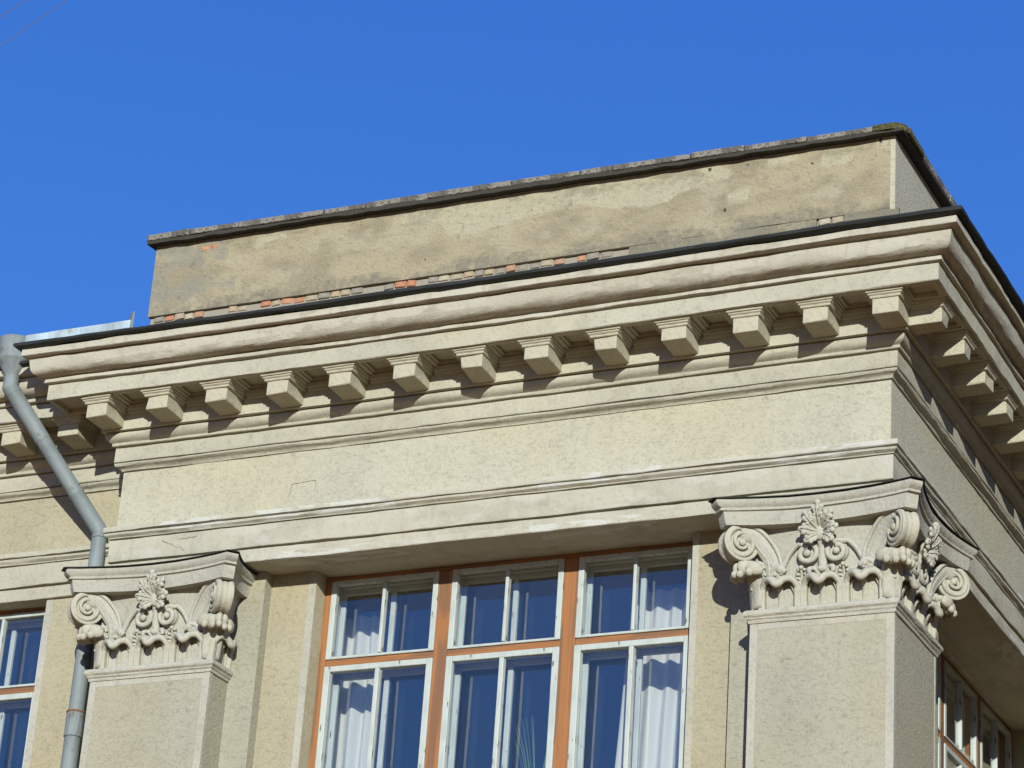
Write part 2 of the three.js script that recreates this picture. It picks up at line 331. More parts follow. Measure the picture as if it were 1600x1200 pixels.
const P_frieze = [[-.001, 12.892], [0, 12.6], [0, 12.262], [-.3, 12.262], [-.3, 12.892]];
const P_arch = [[-.002, 12.268], [.05, 12.252], [.094, 12.236], [.096, 12.228], [.096, 12.19], [.090, 12.184], [.052, 12.183], [.052, 12.171], [.084, 12.170], [.080, 12.148], [.064, 12.135], [.050, 12.126], [.047, 12.116], [.006, 12.115], [.006, 12.102], [.038, 12.101], [.038, 11.868], [.034, 11.862], [-.022, 11.861], [-.022, 11.846], [.012, 11.845], [.010, 11.718], [.004, 11.710], [-1.0, 11.710], [-1.0, 12.26]];
function entablature(path, dy, sd, sf, frM) {
  const put = (n, p, m, amp, label, s) => add(house, n, sweep(path, drop(p, dy), { amp, sagf: s, seed: sd }), m, { label });
  put('cornice_flashing', P_flash, M.darkMetal, .011, 'dark painted sheet metal edge along the cornice', sf);
  put('cornice_crown', P_crown, M.crown, .009, 'grimy rounded crown moulding', sf);
  put('corona', P_corona, M.smooth, .007, undefined, sf);
  put('bed_moulding', P_bed, M.smooth, .006, undefined, sf && ((x, z) => sf(x, z) * .6));
  put('frieze', P_frieze, frM, .004);
  put('architrave', P_arch, frM === M.tan ? M.smooth : M.arch, .006);
}
entablature(ring, 0, 11, sag, M.friezeCoat);
entablature(wingPath, -.005, 77, null, M.tan);

// modillions and the coffered soffit between them
const modVar = [0, 1, 2, 3, 4, 5, 6].map((k) => {
  const g = new RoundedBoxGeometry(.258, .246, .50, 7, .010); const p = g.attributes.position;
  for (let i = 0; i < p.count; i++) {                        // lower front edges rubbed round, corners knocked off
    const y = p.getY(i), z = p.getZ(i), x = p.getX(i);
    if (y < -.085 && z > .15 && Math.abs(x) > .08) p.setY(i, y + [0, .030, .006, .014, 0, .02, .008][k] * (Math.abs(x) - .08) / .05);
    const c = [[1, -1], [-1, -1], [1, -1], [-1, 1], [1, 1], [-1, -1], [1, -1]][k], d = Math.hypot(x - c[0] * .129, y - c[1] * .123, z - .25), R = [.05, .0, .07, .05, .0, .06, .04][k];
    if (d < R) { const t = (1 - d / R) * .026; p.setXYZ(i, p.getX(i) - c[0] * t, p.getY(i) - c[1] * t, z - t); }
  }
  jitter(g, .006, 8, k * 7); jitter(g, .002, 40, k * 9); g.computeVertexNormals(); return metricUV(g).translate(0, 13.445, .315);
});
const modCrown = (() => {
  const P = [[.0, 13.598], [.054, 13.598], [.054, 13.532], [.050, 13.527], [.038, 13.526], [.036, 13.512], [.022, 13.500], [.020, 13.484], [.014, 13.478], [-.03, 13.478], [-.03, 13.598]];
  return sweep([[-.129, .10], [-.129, .562], [.129, .562], [.129, .10]], P.map(([p, y]) => [p, y]), { step: .12, amp: .003, seed: 5 });
})();
function modillion(x, z, turn, k, dy) {
  const o = part(house, 'modillion'); o.position.set(x, dy, z); o.rotation.y = turn;
  o.position.x += rr(-.006, .006); o.rotation.y += rr(-.012, .012); o.rotation.z = rr(-.008, .008) * 0;
  add(o, 'block', modVar[k % 7], M.smooth); add(o, 'crown_moulding', modCrown, M.smooth);
}
const coffer = (w, d0 = .220, d1 = .612) => {                // framed panel between two modillions; recessed middle
  const g = [], a = w / 2, y = 13.549;
  const frame = (x0, x1, z0, z1, t, ya, yb) => g.push(bx(x0, x1, ya, yb, z1 - t, z1), bx(x0, x1, ya, yb, z0, z0 + t), bx(x0, x0 + t, ya, yb, z0 + t, z1 - t), bx(x1 - t, x1, ya, yb, z0 + t, z1 - t));
  frame(-a, a, d0, d1, .045, y, 13.598); frame(-a + .045, a - .045, d0 + .045, d1 - .045, .03, y + .018, 13.598);
  g.push(bx(-a, a, 13.472, 13.55, d0 - .01, d0 + .035), bx(-a, a, 13.50, 13.55, d0 + .035, d0 + .06));
  return metricUV(merge(g));
};
const pitch = .7245, xm = [-8.587, -7.854, -7.131, -6.400, -5.668, -4.937, -4.205, -3.480, -2.748, -2.016, -1.284, -.578, .106];
const gapW = pitch - .258 - .106;
const cof = coffer(gapW);
for (let i = 0; i < 13; i++) {
  const x = xm[i]; modillion(x, 0, 0, (i * 3 + (i >> 2)) % 7, sag(x, 0));
  if (i < 12) add(house, 'soffit_panel', cof, M.smooth).position.set((x + xm[i + 1]) / 2, sag(x, 0), 0);
}
for (let k = 0; k < 11; k++) {
  const z = .095 - k * .742; modillion(0, z, Math.PI / 2, (k * 5 + 2) % 7, 0);
  const s = add(house, 'soffit_panel', cof, M.smooth); s.rotation.y = Math.PI / 2; s.position.set(0, 0, z - .371);
}
add(house, 'soffit_panel', metricUV(merge([bx(.27, .612, 13.549, 13.598, .27, .32), bx(.27, .612, 13.549, 13.598, .565, .612), bx(.27, .32, 13.549, 13.598, .32, .565), bx(.565, .612, 13.549, 13.598, .32, .565)])), M.smooth);
for (let k = 0; k < 6; k++) { const x = -9.20 - k * .73; modillion(x, Zw, 0, k + 1, -.005); if (k) add(house, 'soffit_panel', cof, M.smooth).position.set(x + .365, -.005, Zw); }

// walls below the entablature
const wall = (name, mat, ...boxes) => add(house, name, metricUV(merge(boxes.map((b) => bx(...b)))), mat);
const YT = 11.712;
wall('wall_step', M.rough, [-7.2, -6.80, 0, YT, -.85, A], [-1.65, -1.25, 0, YT, -.85, A]);
wall('wall', M.tan, [-6.80, -6.275, 0, YT, -.85, B], [-2.12, -1.65, 0, YT, -.85, B], [-6.275, -2.12, 0, 8.5, -.85, B]);
wall('wall', M.tan, [-9.583, -8.5, 0, YT, -.85, B], [-14, -9.583, 0, 8.5, -.85, B], [-14, -13.7, 8.5, YT, -.85, B]);
wall('wall', M.tan, [-1.05, A, 0, YT, -1.62, -1.1], [-1.05, B, 0, YT, -2.95, -1.62], [-1.05, B, 0, 8.5, -7.15, -2.95], [-1.05, B, 0, YT, -7.5, -7.15], [-1.05, A, 0, YT, -7.7, -7.5]);
wall('smooth_band', M.band, [-6.354, -6.2745, 0, YT, -.5, B + .004]);
wall('smooth_band', M.band, [-2.122, -2.052, 0, YT, -.5, B + .004]);
wall('smooth_band', M.band, [-9.585, -9.506, 0, YT, -.5, B + .004]);
wall('window_reveal', M.reveal, [-6.30, -6.271, 8.5, YT, -.86, B - .001]);
wall('window_reveal', M.reveal, [-2.123, -2.08, 8.5, YT, -.86, B - .001]);
wall('window_reveal', M.reveal, [-9.587, -9.55, 8.5, YT, -.86, B - .001]);
// upper masonry, roof slab and the rooms behind the windows
wall('upper_wall', M.mortar, [XL + .02, -.03, 12.24, 14.06, -.6, -.03], [-.6, -.03, 12.24, 14.06, ZE, -.6], [-13.5, XL + .02, 12.24, 14.06, -1.0, Zw - .03]);
wall('roof', M.mortar, [-13.5, -.4, 14.0, 14.25, -9, -.4]);
wall('room_shell', M.room, [-14, -.3, 7.6, 7.9, -9, -.84], [-14, -.3, 11.95, 12.2, -9, -.5], [-14, -.3, 7.6, 12.2, -9.2, -9], [-8.7, -8.5, 7.6, 12.2, -9, -.7], [-14.2, -14, 7.6, 12.2, -9, -.5], [-1.05, -.3, 0, 12.2, -9, -7.7]);
wall('window_sill', M.band, [-6.3, -2.1, 8.44, 8.502, -.9, -.36]);

// the lower storeys, outside the picture: ochre brown render that throws warm light on the soffits
M.lower = std([.32, .165, .055], { map: weatherRough, bumpMap: bumpRough, bumpScale: .008 });
wall('lower_storey', M.lower, [-8.68, .20, 0, 7.9, -.8, .20], [-.8, .20, 0, 7.9, ZE - .2, -.8], [-14, -8.68, 0, 7.9, -.8, -.28]);

// pilasters
function pilaster(x0, x1, z0, z1, side) {
  const o = part(house, 'pilaster');
  add(o, 'shaft', metricUV(bx(x0 + .004, x1 - .004, 0, 10.55, z0, z1 - .004)), M.rough);
  const strip = (...b) => add(o, 'smooth_band', metricUV(rbx(...b, .005, 1)), M.band);
  strip(x0, x0 + .075, 0, 10.53, z1 - .06, z1); strip(x1 - .085, x1, 0, 10.53, z1 - .06, z1); strip(x0 + .075, x1 - .085, 10.46, 10.53, z1 - .02, z1 - .001);
  if (side) { strip(x1 - .06, x1 + .0005, 0, 10.53, z0, z0 + .05); }
  return o;
}
const pilL = pilaster(-8.55, -7.117, -.8, .08), pilR = pilaster(-1.32, .08, -1.22, .08, true);
const P_neck = [[-.04, 10.655], [.03, 10.652], [.048, 10.638], [.055, 10.618], [.050, 10.596], [.036, 10.584], [.030, 10.578], [.030, 10.566], [.024, 10.558], [.016, 10.552], [.013, 10.535], [.010, 10.524], [-.04, 10.520]];
add(pilL, 'neck_moulding', sweep([[-8.55, -.6], [-8.55, .08], [-7.117, .08], [-7.117, -.4]], P_neck, { amp: .004, seed: 91 }), M.orn);
add(pilR, 'neck_moulding', sweep([[-1.32, -.4], [-1.32, .08], [.08, .08], [.08, -1.22], [-.4, -1.22]], P_neck, { amp: .004, seed: 92 }), M.orn);
wall('pilaster', M.rough, [-.8, .08, 0, YT, ZE, -7.7]);

// capitals
function loft(rings, crease = .6) {                          // rings: arrays of [x, y, z], same count, bottom to top, capped
  const n = rings[0].length, pos = [];
  const q = (a, b, c) => pos.push(...a, ...b, ...c);
  for (let r = 0; r < rings.length - 1; r++) for (let i = 0; i < n; i++) { const j = (i + 1) % n, a = rings[r], b = rings[r + 1]; q(a[i], a[j], b[i]); q(b[i], a[j], b[j]); }
  for (const [R, up] of [[rings[0], 0], [rings[rings.length - 1], 1]]) {
    const t = THREE.ShapeUtils.triangulateShape(R.map((p) => new THREE.Vector2(p[0], -p[2])), []);
    for (const [a, b, c] of t) up ? q(R[a], R[b], R[c]) : q(R[c], R[b], R[a]);
  }
  const g = new THREE.BufferGeometry(); g.setAttribute('position', new THREE.Float32BufferAttribute(pos, 3)); g.computeVertexNormals();
  g.setAttribute('uv', new THREE.Float32BufferAttribute(new Float32Array(pos.length / 3 * 2), 2));
  return metricUV(toCreasedNormals(g, crease));
}
function plan(cx, cz, a, b, con, h, off, y) {                // concave sided abacus outline with cut horns, counter-clockwise from above
  const P = [], N = 14; a += off; b += off;
  const side = (p, q, nx, nz) => { for (let i = 0; i <= N; i++) { const t = i / N, c = con * (1 - Math.pow(Math.abs(2 * t - 1), 2.0)); P.push([lerp(p[0], q[0], t) - nx * c, y, lerp(p[1], q[1], t) - nz * c]); } };
  side([cx - a + h, cz + b], [cx + a - h, cz + b], 0, 1); side([cx + a, cz + b - h], [cx + a, cz - b + h], 1, 0);
  side([cx + a - h, cz - b], [cx - a + h, cz - b], 0, -1); side([cx - a, cz - b + h], [cx - a, cz + b - h], -1, 0);
  return P;
}
// spiral scroll: outward = +x, axis along z
const voluteGeo = (() => {
  const R = .178, T = .088, g = [];
  const drum = new THREE.LatheGeometry([[0, -T + .016], [.06, -T + .016], [R - .034, -T + .018], [R - .026, -T], [R - .004, -T + .002], [R + .002, -T + .012], [R + .002, -T + .04], [R - .018, -.03], [R - .010, -.014], [R - .010, .014], [R - .018, .03], [R + .002, T - .04], [R + .002, T - .012], [R - .004, T - .002], [R - .026, T], [R - .034, T - .018], [.06, T - .016], [0, T - .016]].map(([r, y]) => new THREE.Vector2(r, y)), 44).rotateX(Math.PI / 2);
  g.push(metricUV(drum));
  for (const s of [-1, 1]) {
    const pts = []; for (let i = 0; i <= 60; i++) { const t = i / 60, an = THREE.MathUtils.degToRad(120 - 360 * 1.75 * t), r = (R - .02) * Math.pow(1 - t, .95) + .05 * t; pts.push([Math.cos(an) * r, Math.sin(an) * r, s * (T - .014 + .020 * t)]); }
    g.push(tubeE(pts, (t) => [lerp(.026, .017, t), lerp(.020, .020, t)], [0, 0, 1], { seg: 110, round: 8 }));
    g.push(blob(0, 0, s * (T + .004), .036, .036, .026));
  }
  return jitter(merge(g), .003, 14, 3);
})();
const lobeGeo = (() => {                                     // curled leaf end below a scroll
  const g = []; const n = 5;
  for (let i = 0; i < n; i++) {
    const t = (i / (n - 1) - .5) * 2;
    g.push(blob(.055 - .07 * t * t, -.03 - .014 * Math.cos(i * 2.1), t * .14, .088, .078 - .012 * Math.abs(t), .044, [0, t * .5, .25]));
    g.push(blob(.115 - .085 * t * t, -.082 - .014 * (i % 2), t * .13, .038, .042, .034, [0, 0, .4]));
  }
  g.push(blob(-.03, .01, 0, .12, .055, .14));
  g.push(tubeE([[-.12, -.40, 0], [-.105, -.2, 0], [-.08, -.06, 0], [-.02, .0, 0]], (t) => [.10 + .03 * t, .05], [1, 0, 0], { seg: 14 }));
  return jitter(merge(g), .008, 15, 9);
})();
const archGeo = (() => {                                     // water-leaf: broad panel between two ribs, a rolled lip that dips in the middle
  const g = [];
  const lip = [[-.172, 10.79, .028], [-.166, 10.862, .050], [-.125, 10.915, .085], [-.062, 10.908, .118], [0, 10.852, .138], [.062, 10.908, .118], [.125, 10.915, .085], [.166, 10.862, .050], [.172, 10.79, .028]];
  g.push(tubeE(lip, (t) => { const k = Math.sin(Math.PI * t); return [.022 + .018 * k, .024 + .012 * k]; }, [0, 1, .4], { seg: 48, round: 9 }));
  for (const s of [-1, 1]) { const r = new RoundedBoxGeometry(.066, .25, .07, 3, .016), p = r.attributes.position; for (let i = 0; i < p.count; i++) p.setZ(i, p.getZ(i) + .018 * (p.getY(i) / .25 + .5)); g.push(metricUV(r).translate(s * .176, 10.745, .014), tubeE([[s * .132, 10.63, -.004], [s * .132, 10.80, .004], [s * .112, 10.87, .03]], () => [.010, .014], [0, 0, 1], { seg: 8, round: 6 })); }
  g.push(tubeE([[0, 10.63, -.006], [0, 10.75, -.002], [0, 10.87, .05]], () => [.030, .010], [0, 0, 1], { seg: 8, round: 8 }));
  const pos = [], curve = new THREE.CatmullRomCurve3(lip.map((p) => new THREE.Vector3(...p)), false, 'centripetal'), n = 30, rows = 6, G = [];
  for (let r = 0; r <= rows; r++) { const row = []; for (let i = 0; i <= n; i++) { const p = curve.getPoint(i / n), t = r / rows; row.push([p.x * (1 - .10 * t), lerp(p.y, Math.max(p.y, 10.90) + .06, t) + .022 * Math.sin(t * Math.PI), lerp(p.z, -.01, t * t)]); } G.push(row); }
  for (let r = 0; r < rows; r++) for (let i = 0; i < n; i++) pos.push(...G[r][i], ...G[r][i + 1], ...G[r + 1][i], ...G[r + 1][i], ...G[r][i + 1], ...G[r + 1][i + 1]);
  const h = new THREE.BufferGeometry(); h.setAttribute('position', new THREE.Float32BufferAttribute(pos, 3)); h.computeVertexNormals(); h.setAttribute('uv', new THREE.Float32BufferAttribute(new Float32Array(pos.length / 3 * 2), 2));
  g.push(metricUV(toCreasedNormals(h, 1)));
  return jitter(merge(g), .005, 17, 12);
})();
const palmetteGeo = (() => {                                 // lobed leaf leaning out over the abacus
  const g = [], O = [0, 11.345], A = [-2.15, -1.45, -.72, 0, .72, 1.45, 2.15], LN = [.165, .195, .22, .262, .22, .195, .165];
  A.forEach((a, i) => {
    const l = LN[i], sx = Math.sin(a), cy = Math.cos(a), up = cy * .5 + .5;
    const P = (t, q = 0, b = 0) => [O[0] + sx * l * t * .9 + cy * q, O[1] + cy * l * t - sx * q, .075 + .14 * sstep(0, .75, t) * (.35 + .65 * up) + b];
    g.push(tubeE([P(.05), P(.4, 0, .008), P(.86, 0, .010)], (t) => [.026 + .022 * t, .020], [0, 0, 1], { seg: 10, round: 8 }));
    for (const [t, q, w] of [[.98, 0, .027], [.80, .034, .025], [.80, -.034, .025], [.55, .036, .019], [.55, -.036, .019]]) { const e = P(t, q, .006), f = P(t - .3, q * .3, .012); g.push(tubeE([f, e], (k) => [lerp(.018, w, k), .02], [0, 0, 1], { seg: 5, round: 7 }), blob(e[0], e[1], e[2], w * 1.05, w * 1.05, .020)); }
    g.push(tubeE([P(.1, 0, .022), P(.5, 0, .034), P(.95, 0, .03)], () => [.008, .010], [0, 0, 1], { seg: 8, round: 5 }));
  });
  g.push(blob(0, 11.36, .105, .07, .09, .04), blob(0, 11.595, .215, .036, .034, .034));
  g.push(tubeE([[0, 10.99, .02], [0, 11.12, .035], [0, 11.25, .06], [0, 11.38, .11]], (t) => [.040 + .016 * Math.abs(t - .5), .03], [0, 0, 1], { seg: 14, round: 8 }));
  return jitter(merge(g), .007, 15, 15);
})();
const innerGeo = (s) => {                                    // small inward scroll with its arm
  const g = [], cx = s * .142, cy = 11.165, pts = [];
  pts.push([s * .42, 11.0, .01], [s * .375, 11.10, .02], [s * .325, 11.19, .03], [s * .245, 11.262, .04]);
  for (let i = 0; i <= 26; i++) { const t = i / 26, an = THREE.MathUtils.degToRad(60 + 400 * t), r = lerp(.106, .056, t); pts.push([cx + s * Math.cos(an) * r, cy + Math.sin(an) * r, .050 + .012 * t]); }
  g.push(tubeE(pts, (t) => [.027, .028], [0, 0, 1], { seg: 90, round: 8 }));
  g.push(metricUV(new THREE.CylinderGeometry(.105, .112, .06, 28).rotateX(Math.PI / 2).translate(cx, cy, .012)));
  g.push(blob(cx, cy, .062, .036, .036, .030));
  g.push(blob(s * .41, 11.035, .035, .055, .045, .04, [0, 0, s * .6]));
  return jitter(merge(g), .004, 16, 21 + s);
};
const innerL = innerGeo(-1), innerR = innerGeo(1);
const curlGeo = (() => { const g = []; for (const s of [-1, 1]) { g.push(tubeE([[s * .03, 10.95, .02], [s * .075, 11.015, .045], [s * .12, 11.0, .07], [s * .115, 10.96, .065]], () => [.024, .024], [0, 0, 1], { seg: 16, round: 7 })); } g.push(blob(0, 11.01, .04, .055, .035, .035)); return jitter(merge(g), .006, 20, 25); })();
const sideCurl = (s) => jitter(merge([tubeE([[s * .12, 10.94, .01], [s * .08, 11.03, .035], [0, 11.055, .055], [-s * .05, 11.0, .05]], () => [.025, .022], [0, 0, 1], { seg: 16, round: 7 }), tubeE([[s * .0, 10.93, .01], [s * .03, 11.03, .03], [s * .08, 11.10, .04]], (t) => [.04, .022], [0, 0, 1], { seg: 10, round: 7 })]), .006, 20, 29);
const sideCurlL = sideCurl(-1), sideCurlR = sideCurl(1);
const cornerLeafGeo = (s, h) => {                            // broad leaf standing on the edge of one face, shallow ribs
  const g = []; const u = s * (h - .075);
  g.push(tubeE([[u, 10.62, -.016], [u, 10.85, -.014], [u, 11.0, -.004], [u + s * .01, 11.13, .02]], () => [.082, .034], [0, 0, 1], { seg: 14, round: 12 }));
  for (const [k, w] of [[-.05, .014], [.005, .018], [.05, .014]]) g.push(tubeE([[u + k, 10.62, .008], [u + k, 10.85, .010], [u + k, 11.0, .022], [u + k + s * .01, 11.12, .042]], () => [w, .016], [0, 0, 1], { seg: 14, round: 7 }));
  return jitter(merge(g), .007, 13, 33);
};
const stalkGeo = (s, h) => {                                 // fluted stalk from the leaves up over the scroll
  const g = [], H = h + .105, X = (u) => s * (h + u);
  const path = (k, z) => [[X(-.30 + k), 10.98, .02 + z], [X(-.295 + k * 1.05), 11.12, .035 + z], [X(-.22 + k), 11.29 - k * .55, .07 + z], [X(-.09 + k * .6), 11.425 - k * .8, .13 + z], [X(.04 + k * .2), 11.468 - k * .9, .19 + z]];
  g.push(tubeE(path(.075, -.012), (t) => [.098 - .012 * t, .034], [0, 0, 1], { seg: 24, round: 12 }));
  for (const [k, r] of [[0, .021], [.062, .013], [.12, .013]]) g.push(tubeE(path(k, .012), () => [r, r], [0, 0, 1], { seg: 24, round: 8 }));
  return jitter(merge(g), .004, 14, 37);
};
const frondGeo = (w, h) => {                                 // upright leaf with paired lobes
  const g = [tubeE([[0, 0, 0], [0, h * .5, .012], [0, h, .05]], (t) => [w * .32 * (1 - .4 * t), .016], [0, 0, 1], { seg: 8, round: 7 })];
  for (let k = 0; k < 4; k++) for (const s of [-1, 1]) { const y = h * (.12 + .22 * k), ww = w * (1 - .14 * k); g.push(tubeE([[0, y, .004], [s * ww * .5, y + h * .12, .012], [s * ww, y + h * .10, .03 + .008 * k]], (t) => [.020 - .004 * t, .016], [0, 0, 1], { seg: 7, round: 7 })); }
  g.push(blob(0, h, .052, w * .4, w * .4, .024));
  return jitter(merge(g), .006, 19, 41);
};
const frondS = frondGeo(.062, .17), frondL = frondGeo(.085, .30);
function capital(label, x0, x1, z0, z1, faces, corners) {
  const o = part(house, 'capital', label), rect = (off, y) => [[x0 - off, y, z1 + off], [x1 + off, y, z1 + off], [x1 + off, y, z0 - off], [x0 - off, y, z0 - off]];
  add(o, 'bell', loft([rect(-.035, 10.60), rect(-.035, 10.95), rect(-.03, 11.15), rect(-.01, 11.32), rect(.03, 11.43), rect(.035, 11.46)], .4), M.orn);
  const cx = (x0 + x1) / 2, cz = (z0 + z1) / 2, a = (x1 - x0) / 2 + .29, b = (z1 - z0) / 2 + .29, lay = (off, y) => plan(cx, cz, a, b, .135, .085, off, y);
  add(o, 'abacus', jitter(loft([lay(-.035, 11.438), lay(-.02, 11.50), lay(-.012, 11.566), lay(.012, 11.574), lay(.014, 11.590), lay(.006, 11.600), lay(.026, 11.618), lay(.042, 11.645), lay(.044, 11.668), lay(.03, 11.684)]), .004, 7, 5), M.orn);
  add(o, 'abacus_flashing', jitter(loft([lay(.052, 11.687), lay(.062, 11.682), lay(.066, 11.690), lay(.04, 11.700)]), .004, 9, 6), M.darkMetal, { label: 'dark sheet metal cover on the abacus' });
  for (const [fx, fz, turn, h] of faces) {
    const f = (n, g, u = 0) => { const m = add(o, n, g, M.orn); m.position.set(fx, 0, fz); m.rotation.y = turn; m.translateX(u); return m; };
    const st = h * .585;
    for (const u of [-st, 0, st]) f('arch_leaf', archGeo, u);
    f('leaf_curl', curlGeo); f('leaf_curl', sideCurlL, -st); f('leaf_curl', sideCurlR, st);
    for (const u of [-st * .5, st * .5]) f('leaf_frond', frondS, u).translateY(10.86);
    for (const u of [-(h - .085), h - .085]) f('leaf_frond', frondL, u).translateY(10.80);
    f('palmette', palmetteGeo); f('inner_scroll', innerL); f('inner_scroll', innerR);
    for (const s of [-1, 1]) { f('corner_leaf', cornerLeafGeo(s, h)); f('stalk', stalkGeo(s, h)); }
  }
  for (const [vx, vz, dx, dz] of corners) {
    const turn = Math.atan2(-dz, dx);
    const v = add(o, 'volute', voluteGeo, M.orn); v.position.set(vx + dx * .14, 11.285, vz + dz * .14); v.rotation.y = turn;
    const l = add(o, 'leaf_lobe', lobeGeo, M.orn); l.position.set(vx + dx * .05, 11.07, vz + dz * .05); l.rotation.y = turn;
  }
  return o;
}
const q = Math.SQRT1_2;
capital('capital of the pilaster by the downpipe', -8.55, -7.117, -.5, .08, [[-7.8335, .05, 0, .7165]], [[-8.55, .08, -q, q], [-7.117, .08, q, q]]);
{ const o = house.children.at(-1); const m = add(o, 'arch_leaf', archGeo, M.orn); m.position.set(-7.15, 0, -.10); m.rotation.y = Math.PI / 2; }
capital('corner capital with scrolls on two faces', -1.32, .08, -1.22, .08, [[-.62, .05, 0, .70], [.05, -.57, Math.PI / 2, .65]], [[-1.32, .08, -q, q], [.08, .08, q, q], [.08, -1.22, q, -q]]);

// cracks in the plaster
M.crack = std([.12, .095, .06], { roughness: 1 });
const crack = (x0, y0, x1, y1, z, n, s) => {                  // a jagged hairline
  const pts = []; for (let i = 0; i <= n; i++) { const t = i / n; pts.push([lerp(x0, x1, t) + rr(-.5, .5) * s, lerp(y0, y1, t) + rr(-1, 1) * s, z]); }
  const g = []; for (let i = 0; i < n; i++) { const w = rr(.0012, .0028); g.push(tubeE([pts[i], pts[i + 1]], () => [w, .002], [0, 0, 1], { seg: 1, round: 5 })); }
  add(house, 'crack', merge(g), M.crack);
};
crack(-7.92, 12.05, -7.62, 11.91, .039, 9, .012); crack(-7.72, 12.03, -7.50, 12.05, .039, 6, .008);
crack(-6.45, 12.42, -6.44, 12.53, .002, 4, .006); crack(-6.44, 12.53, -6.16, 12.55, .002, 7, .008); crack(-6.16, 12.55, -6.15, 12.45, .002, 4, .006);
crack(-2.70, 13.56, -2.70, 13.71, .656, 6, .005);

// windows: casement pairs behind orange posts, an inner window behind the outer one
const paneTilt = () => (rnd() - .5) * .022;
function windowUnit(label, w, bays, yb, place) {
  const o = part(house, 'window', label); place(o);
  const wood = (n, ...b) => add(o, n, metricUV(rbx(...b, .006, 1)), n === 'transom' || n === 'frame_head' ? M.woodH : M.wood), H = 11.705;
  wood('frame_head', 0, w, 11.663, H, -.12, -.002);
  let last = 0;
  for (const [x0, x1] of bays) { wood(last ? 'mullion' : 'frame_post', last, x0, yb, H - .044, -.13, 0); last = x1; }
  wood('frame_post', last, w, yb, H - .044, -.13, 0);
  for (const [x0, x1] of bays) {
    wood('transom', x0, x1, 10.735, 10.803, -.12, -.004);
    const xc = (x0 + x1) / 2;
    const sash = (n, y0, y1, z0, z1, st, top, bot, bar, mat = M.paint) => add(o, n, metricUV(jitter(merge([rbx(x0, x0 + st, y0, y1, z0, z1, .008), rbx(x1 - st, x1, y0, y1, z0, z1, .008), rbx(x0 + st, x1 - st, y1 - top, y1, z0, z1 - .002, .008), rbx(x0 + st, x1 - st, y0, y0 + bot, z0, z1 - .002, .008), rbx(xc - bar / 2, xc + bar / 2, y0 + bot, y1 - top, z0 + .004, z1 + .006, .010)]), .0025, 11, 3)), mat);
    sash('outer_sash', 10.806, 11.660, -.055, .012, .062, .052, .028, .036); sash('outer_sash', yb + .03, 10.732, -.055, .014, .070, .062, .08, .050);
    sash('inner_sash', 10.83, 11.63, -.245, -.205, .060, .055, .05, .056); sash('inner_sash', yb + .03, 10.71, -.245, -.205, .062, .06, .08, .058);
    add(o, 'window_lining', metricUV(merge([bx(x0 - .05, x0 + .012, yb, 11.63, -.26, -.131), bx(x1 - .012, x1 + .05, yb, 11.63, -.26, -.131), bx(x0 + .012, x1 - .012, 11.63, 11.66, -.26, -.131), bx(x0 + .012, x1 - .012, 10.712, 10.828, -.26, -.131)])), M.paint);
    for (const [pa, pb] of [[x0 + .07, xc - .02], [xc + .02, x1 - .07]]) for (const [ya, yb2] of [[10.83, 11.605], [yb + .1, 10.67]]) {
      for (const [z, m] of [[-.022, M.glass], [-.225, M.glassIn]]) {
        const p = add(o, 'pane', new THREE.PlaneGeometry(pb - pa, yb2 - ya), m); p.position.set((pa + pb) / 2, (ya + yb2) / 2, z); p.rotation.set(paneTilt(), paneTilt(), 0);
      }
    }
  }
  return o;
}
const baysF = [[.083, 1.316], [1.469, 2.707], [2.868, 4.09]];
windowUnit('three-bay window between the two pilasters', 4.17, baysF, 8.5, (o) => o.position.set(-6.277, 0, W));
windowUnit('window on the side face in shade', 4.2, [[.083, 1.33], [1.485, 2.715], [2.87, 4.12]], 8.5, (o) => { o.position.set(-.80, 0, -2.95); o.rotation.y = Math.PI / 2; });
windowUnit('window beside the downpipe', 4.12, [[.083, 1.316], [1.469, 2.707], [2.86, 4.03]], 8.5, (o) => o.position.set(-9.583 - 4.12, 0, W));

// parapet with its brick course and coping
const parapet = part(house, 'parapet', 'stained tan rendered parapet with exposed bricks');
const topY = (x) => 15.545 + clamp(-x / 8.47, 0, 1) * .068;
const wedge = (g) => { const p = g.attributes.position; for (let i = 0; i < p.count; i++) if (p.getY(i) > 15) p.setY(i, topY(p.getX(i)) + .012); g.computeVertexNormals(); return metricUV(g); };
add(parapet, 'parapet_render', wedge(jitter(new THREE.BoxGeometry(8.44, 1, .42, 120, 14, 1).translate(-4.25, 15.23, -.19), .005, 3, 61)), M.parapet);
add(parapet, 'parapet_render', metricUV(merge([bx(-.03, .022, 14.71, 15.552, ZE, .0205), bx(-.40, -.03, 14.71, 15.552, ZE, -.40)])), M.friezeCoat, { label: 'pale roughcast flank of the parapet' });
add(parapet, 'parapet_core', metricUV(merge([bx(-8.45, .0, 14.2, 14.715, -.4, -.015), bx(-.4, .0, 14.2, 14.715, ZE, -.4)])), M.mortar);
const brickGeo = [0, 1, 2, 3, 4].map((k) => { const g = jitter(new RoundedBoxGeometry(.122, .068, .10, 4, .014), .010, 22, k * 11); g.computeVertexNormals(); return metricUV(g); });
const brickAt = (x, y, z, tone, k = Math.floor(rnd() * 5), sx = 1) => { const b = add(parapet, 'brick', brickGeo[k], M.bricks[tone]); b.position.set(x, y, z); b.scale.set(sx, rr(.86, 1.06), 1); b.rotation.z = rr(-.06, .06); return b; };
const tones = [4, 0, 3, 5, 1, 4, 4, 2, 3, 6, 0, 3, 6, 0, 3, 4, 2, 3, 4, 4, 4, 4, 0, 0, 4, 4, 5, 3, 2, 4, 2, 4, 1, 4, 4, 3, 1, 1, 6, 4, 4];
let bxp = -8.40;
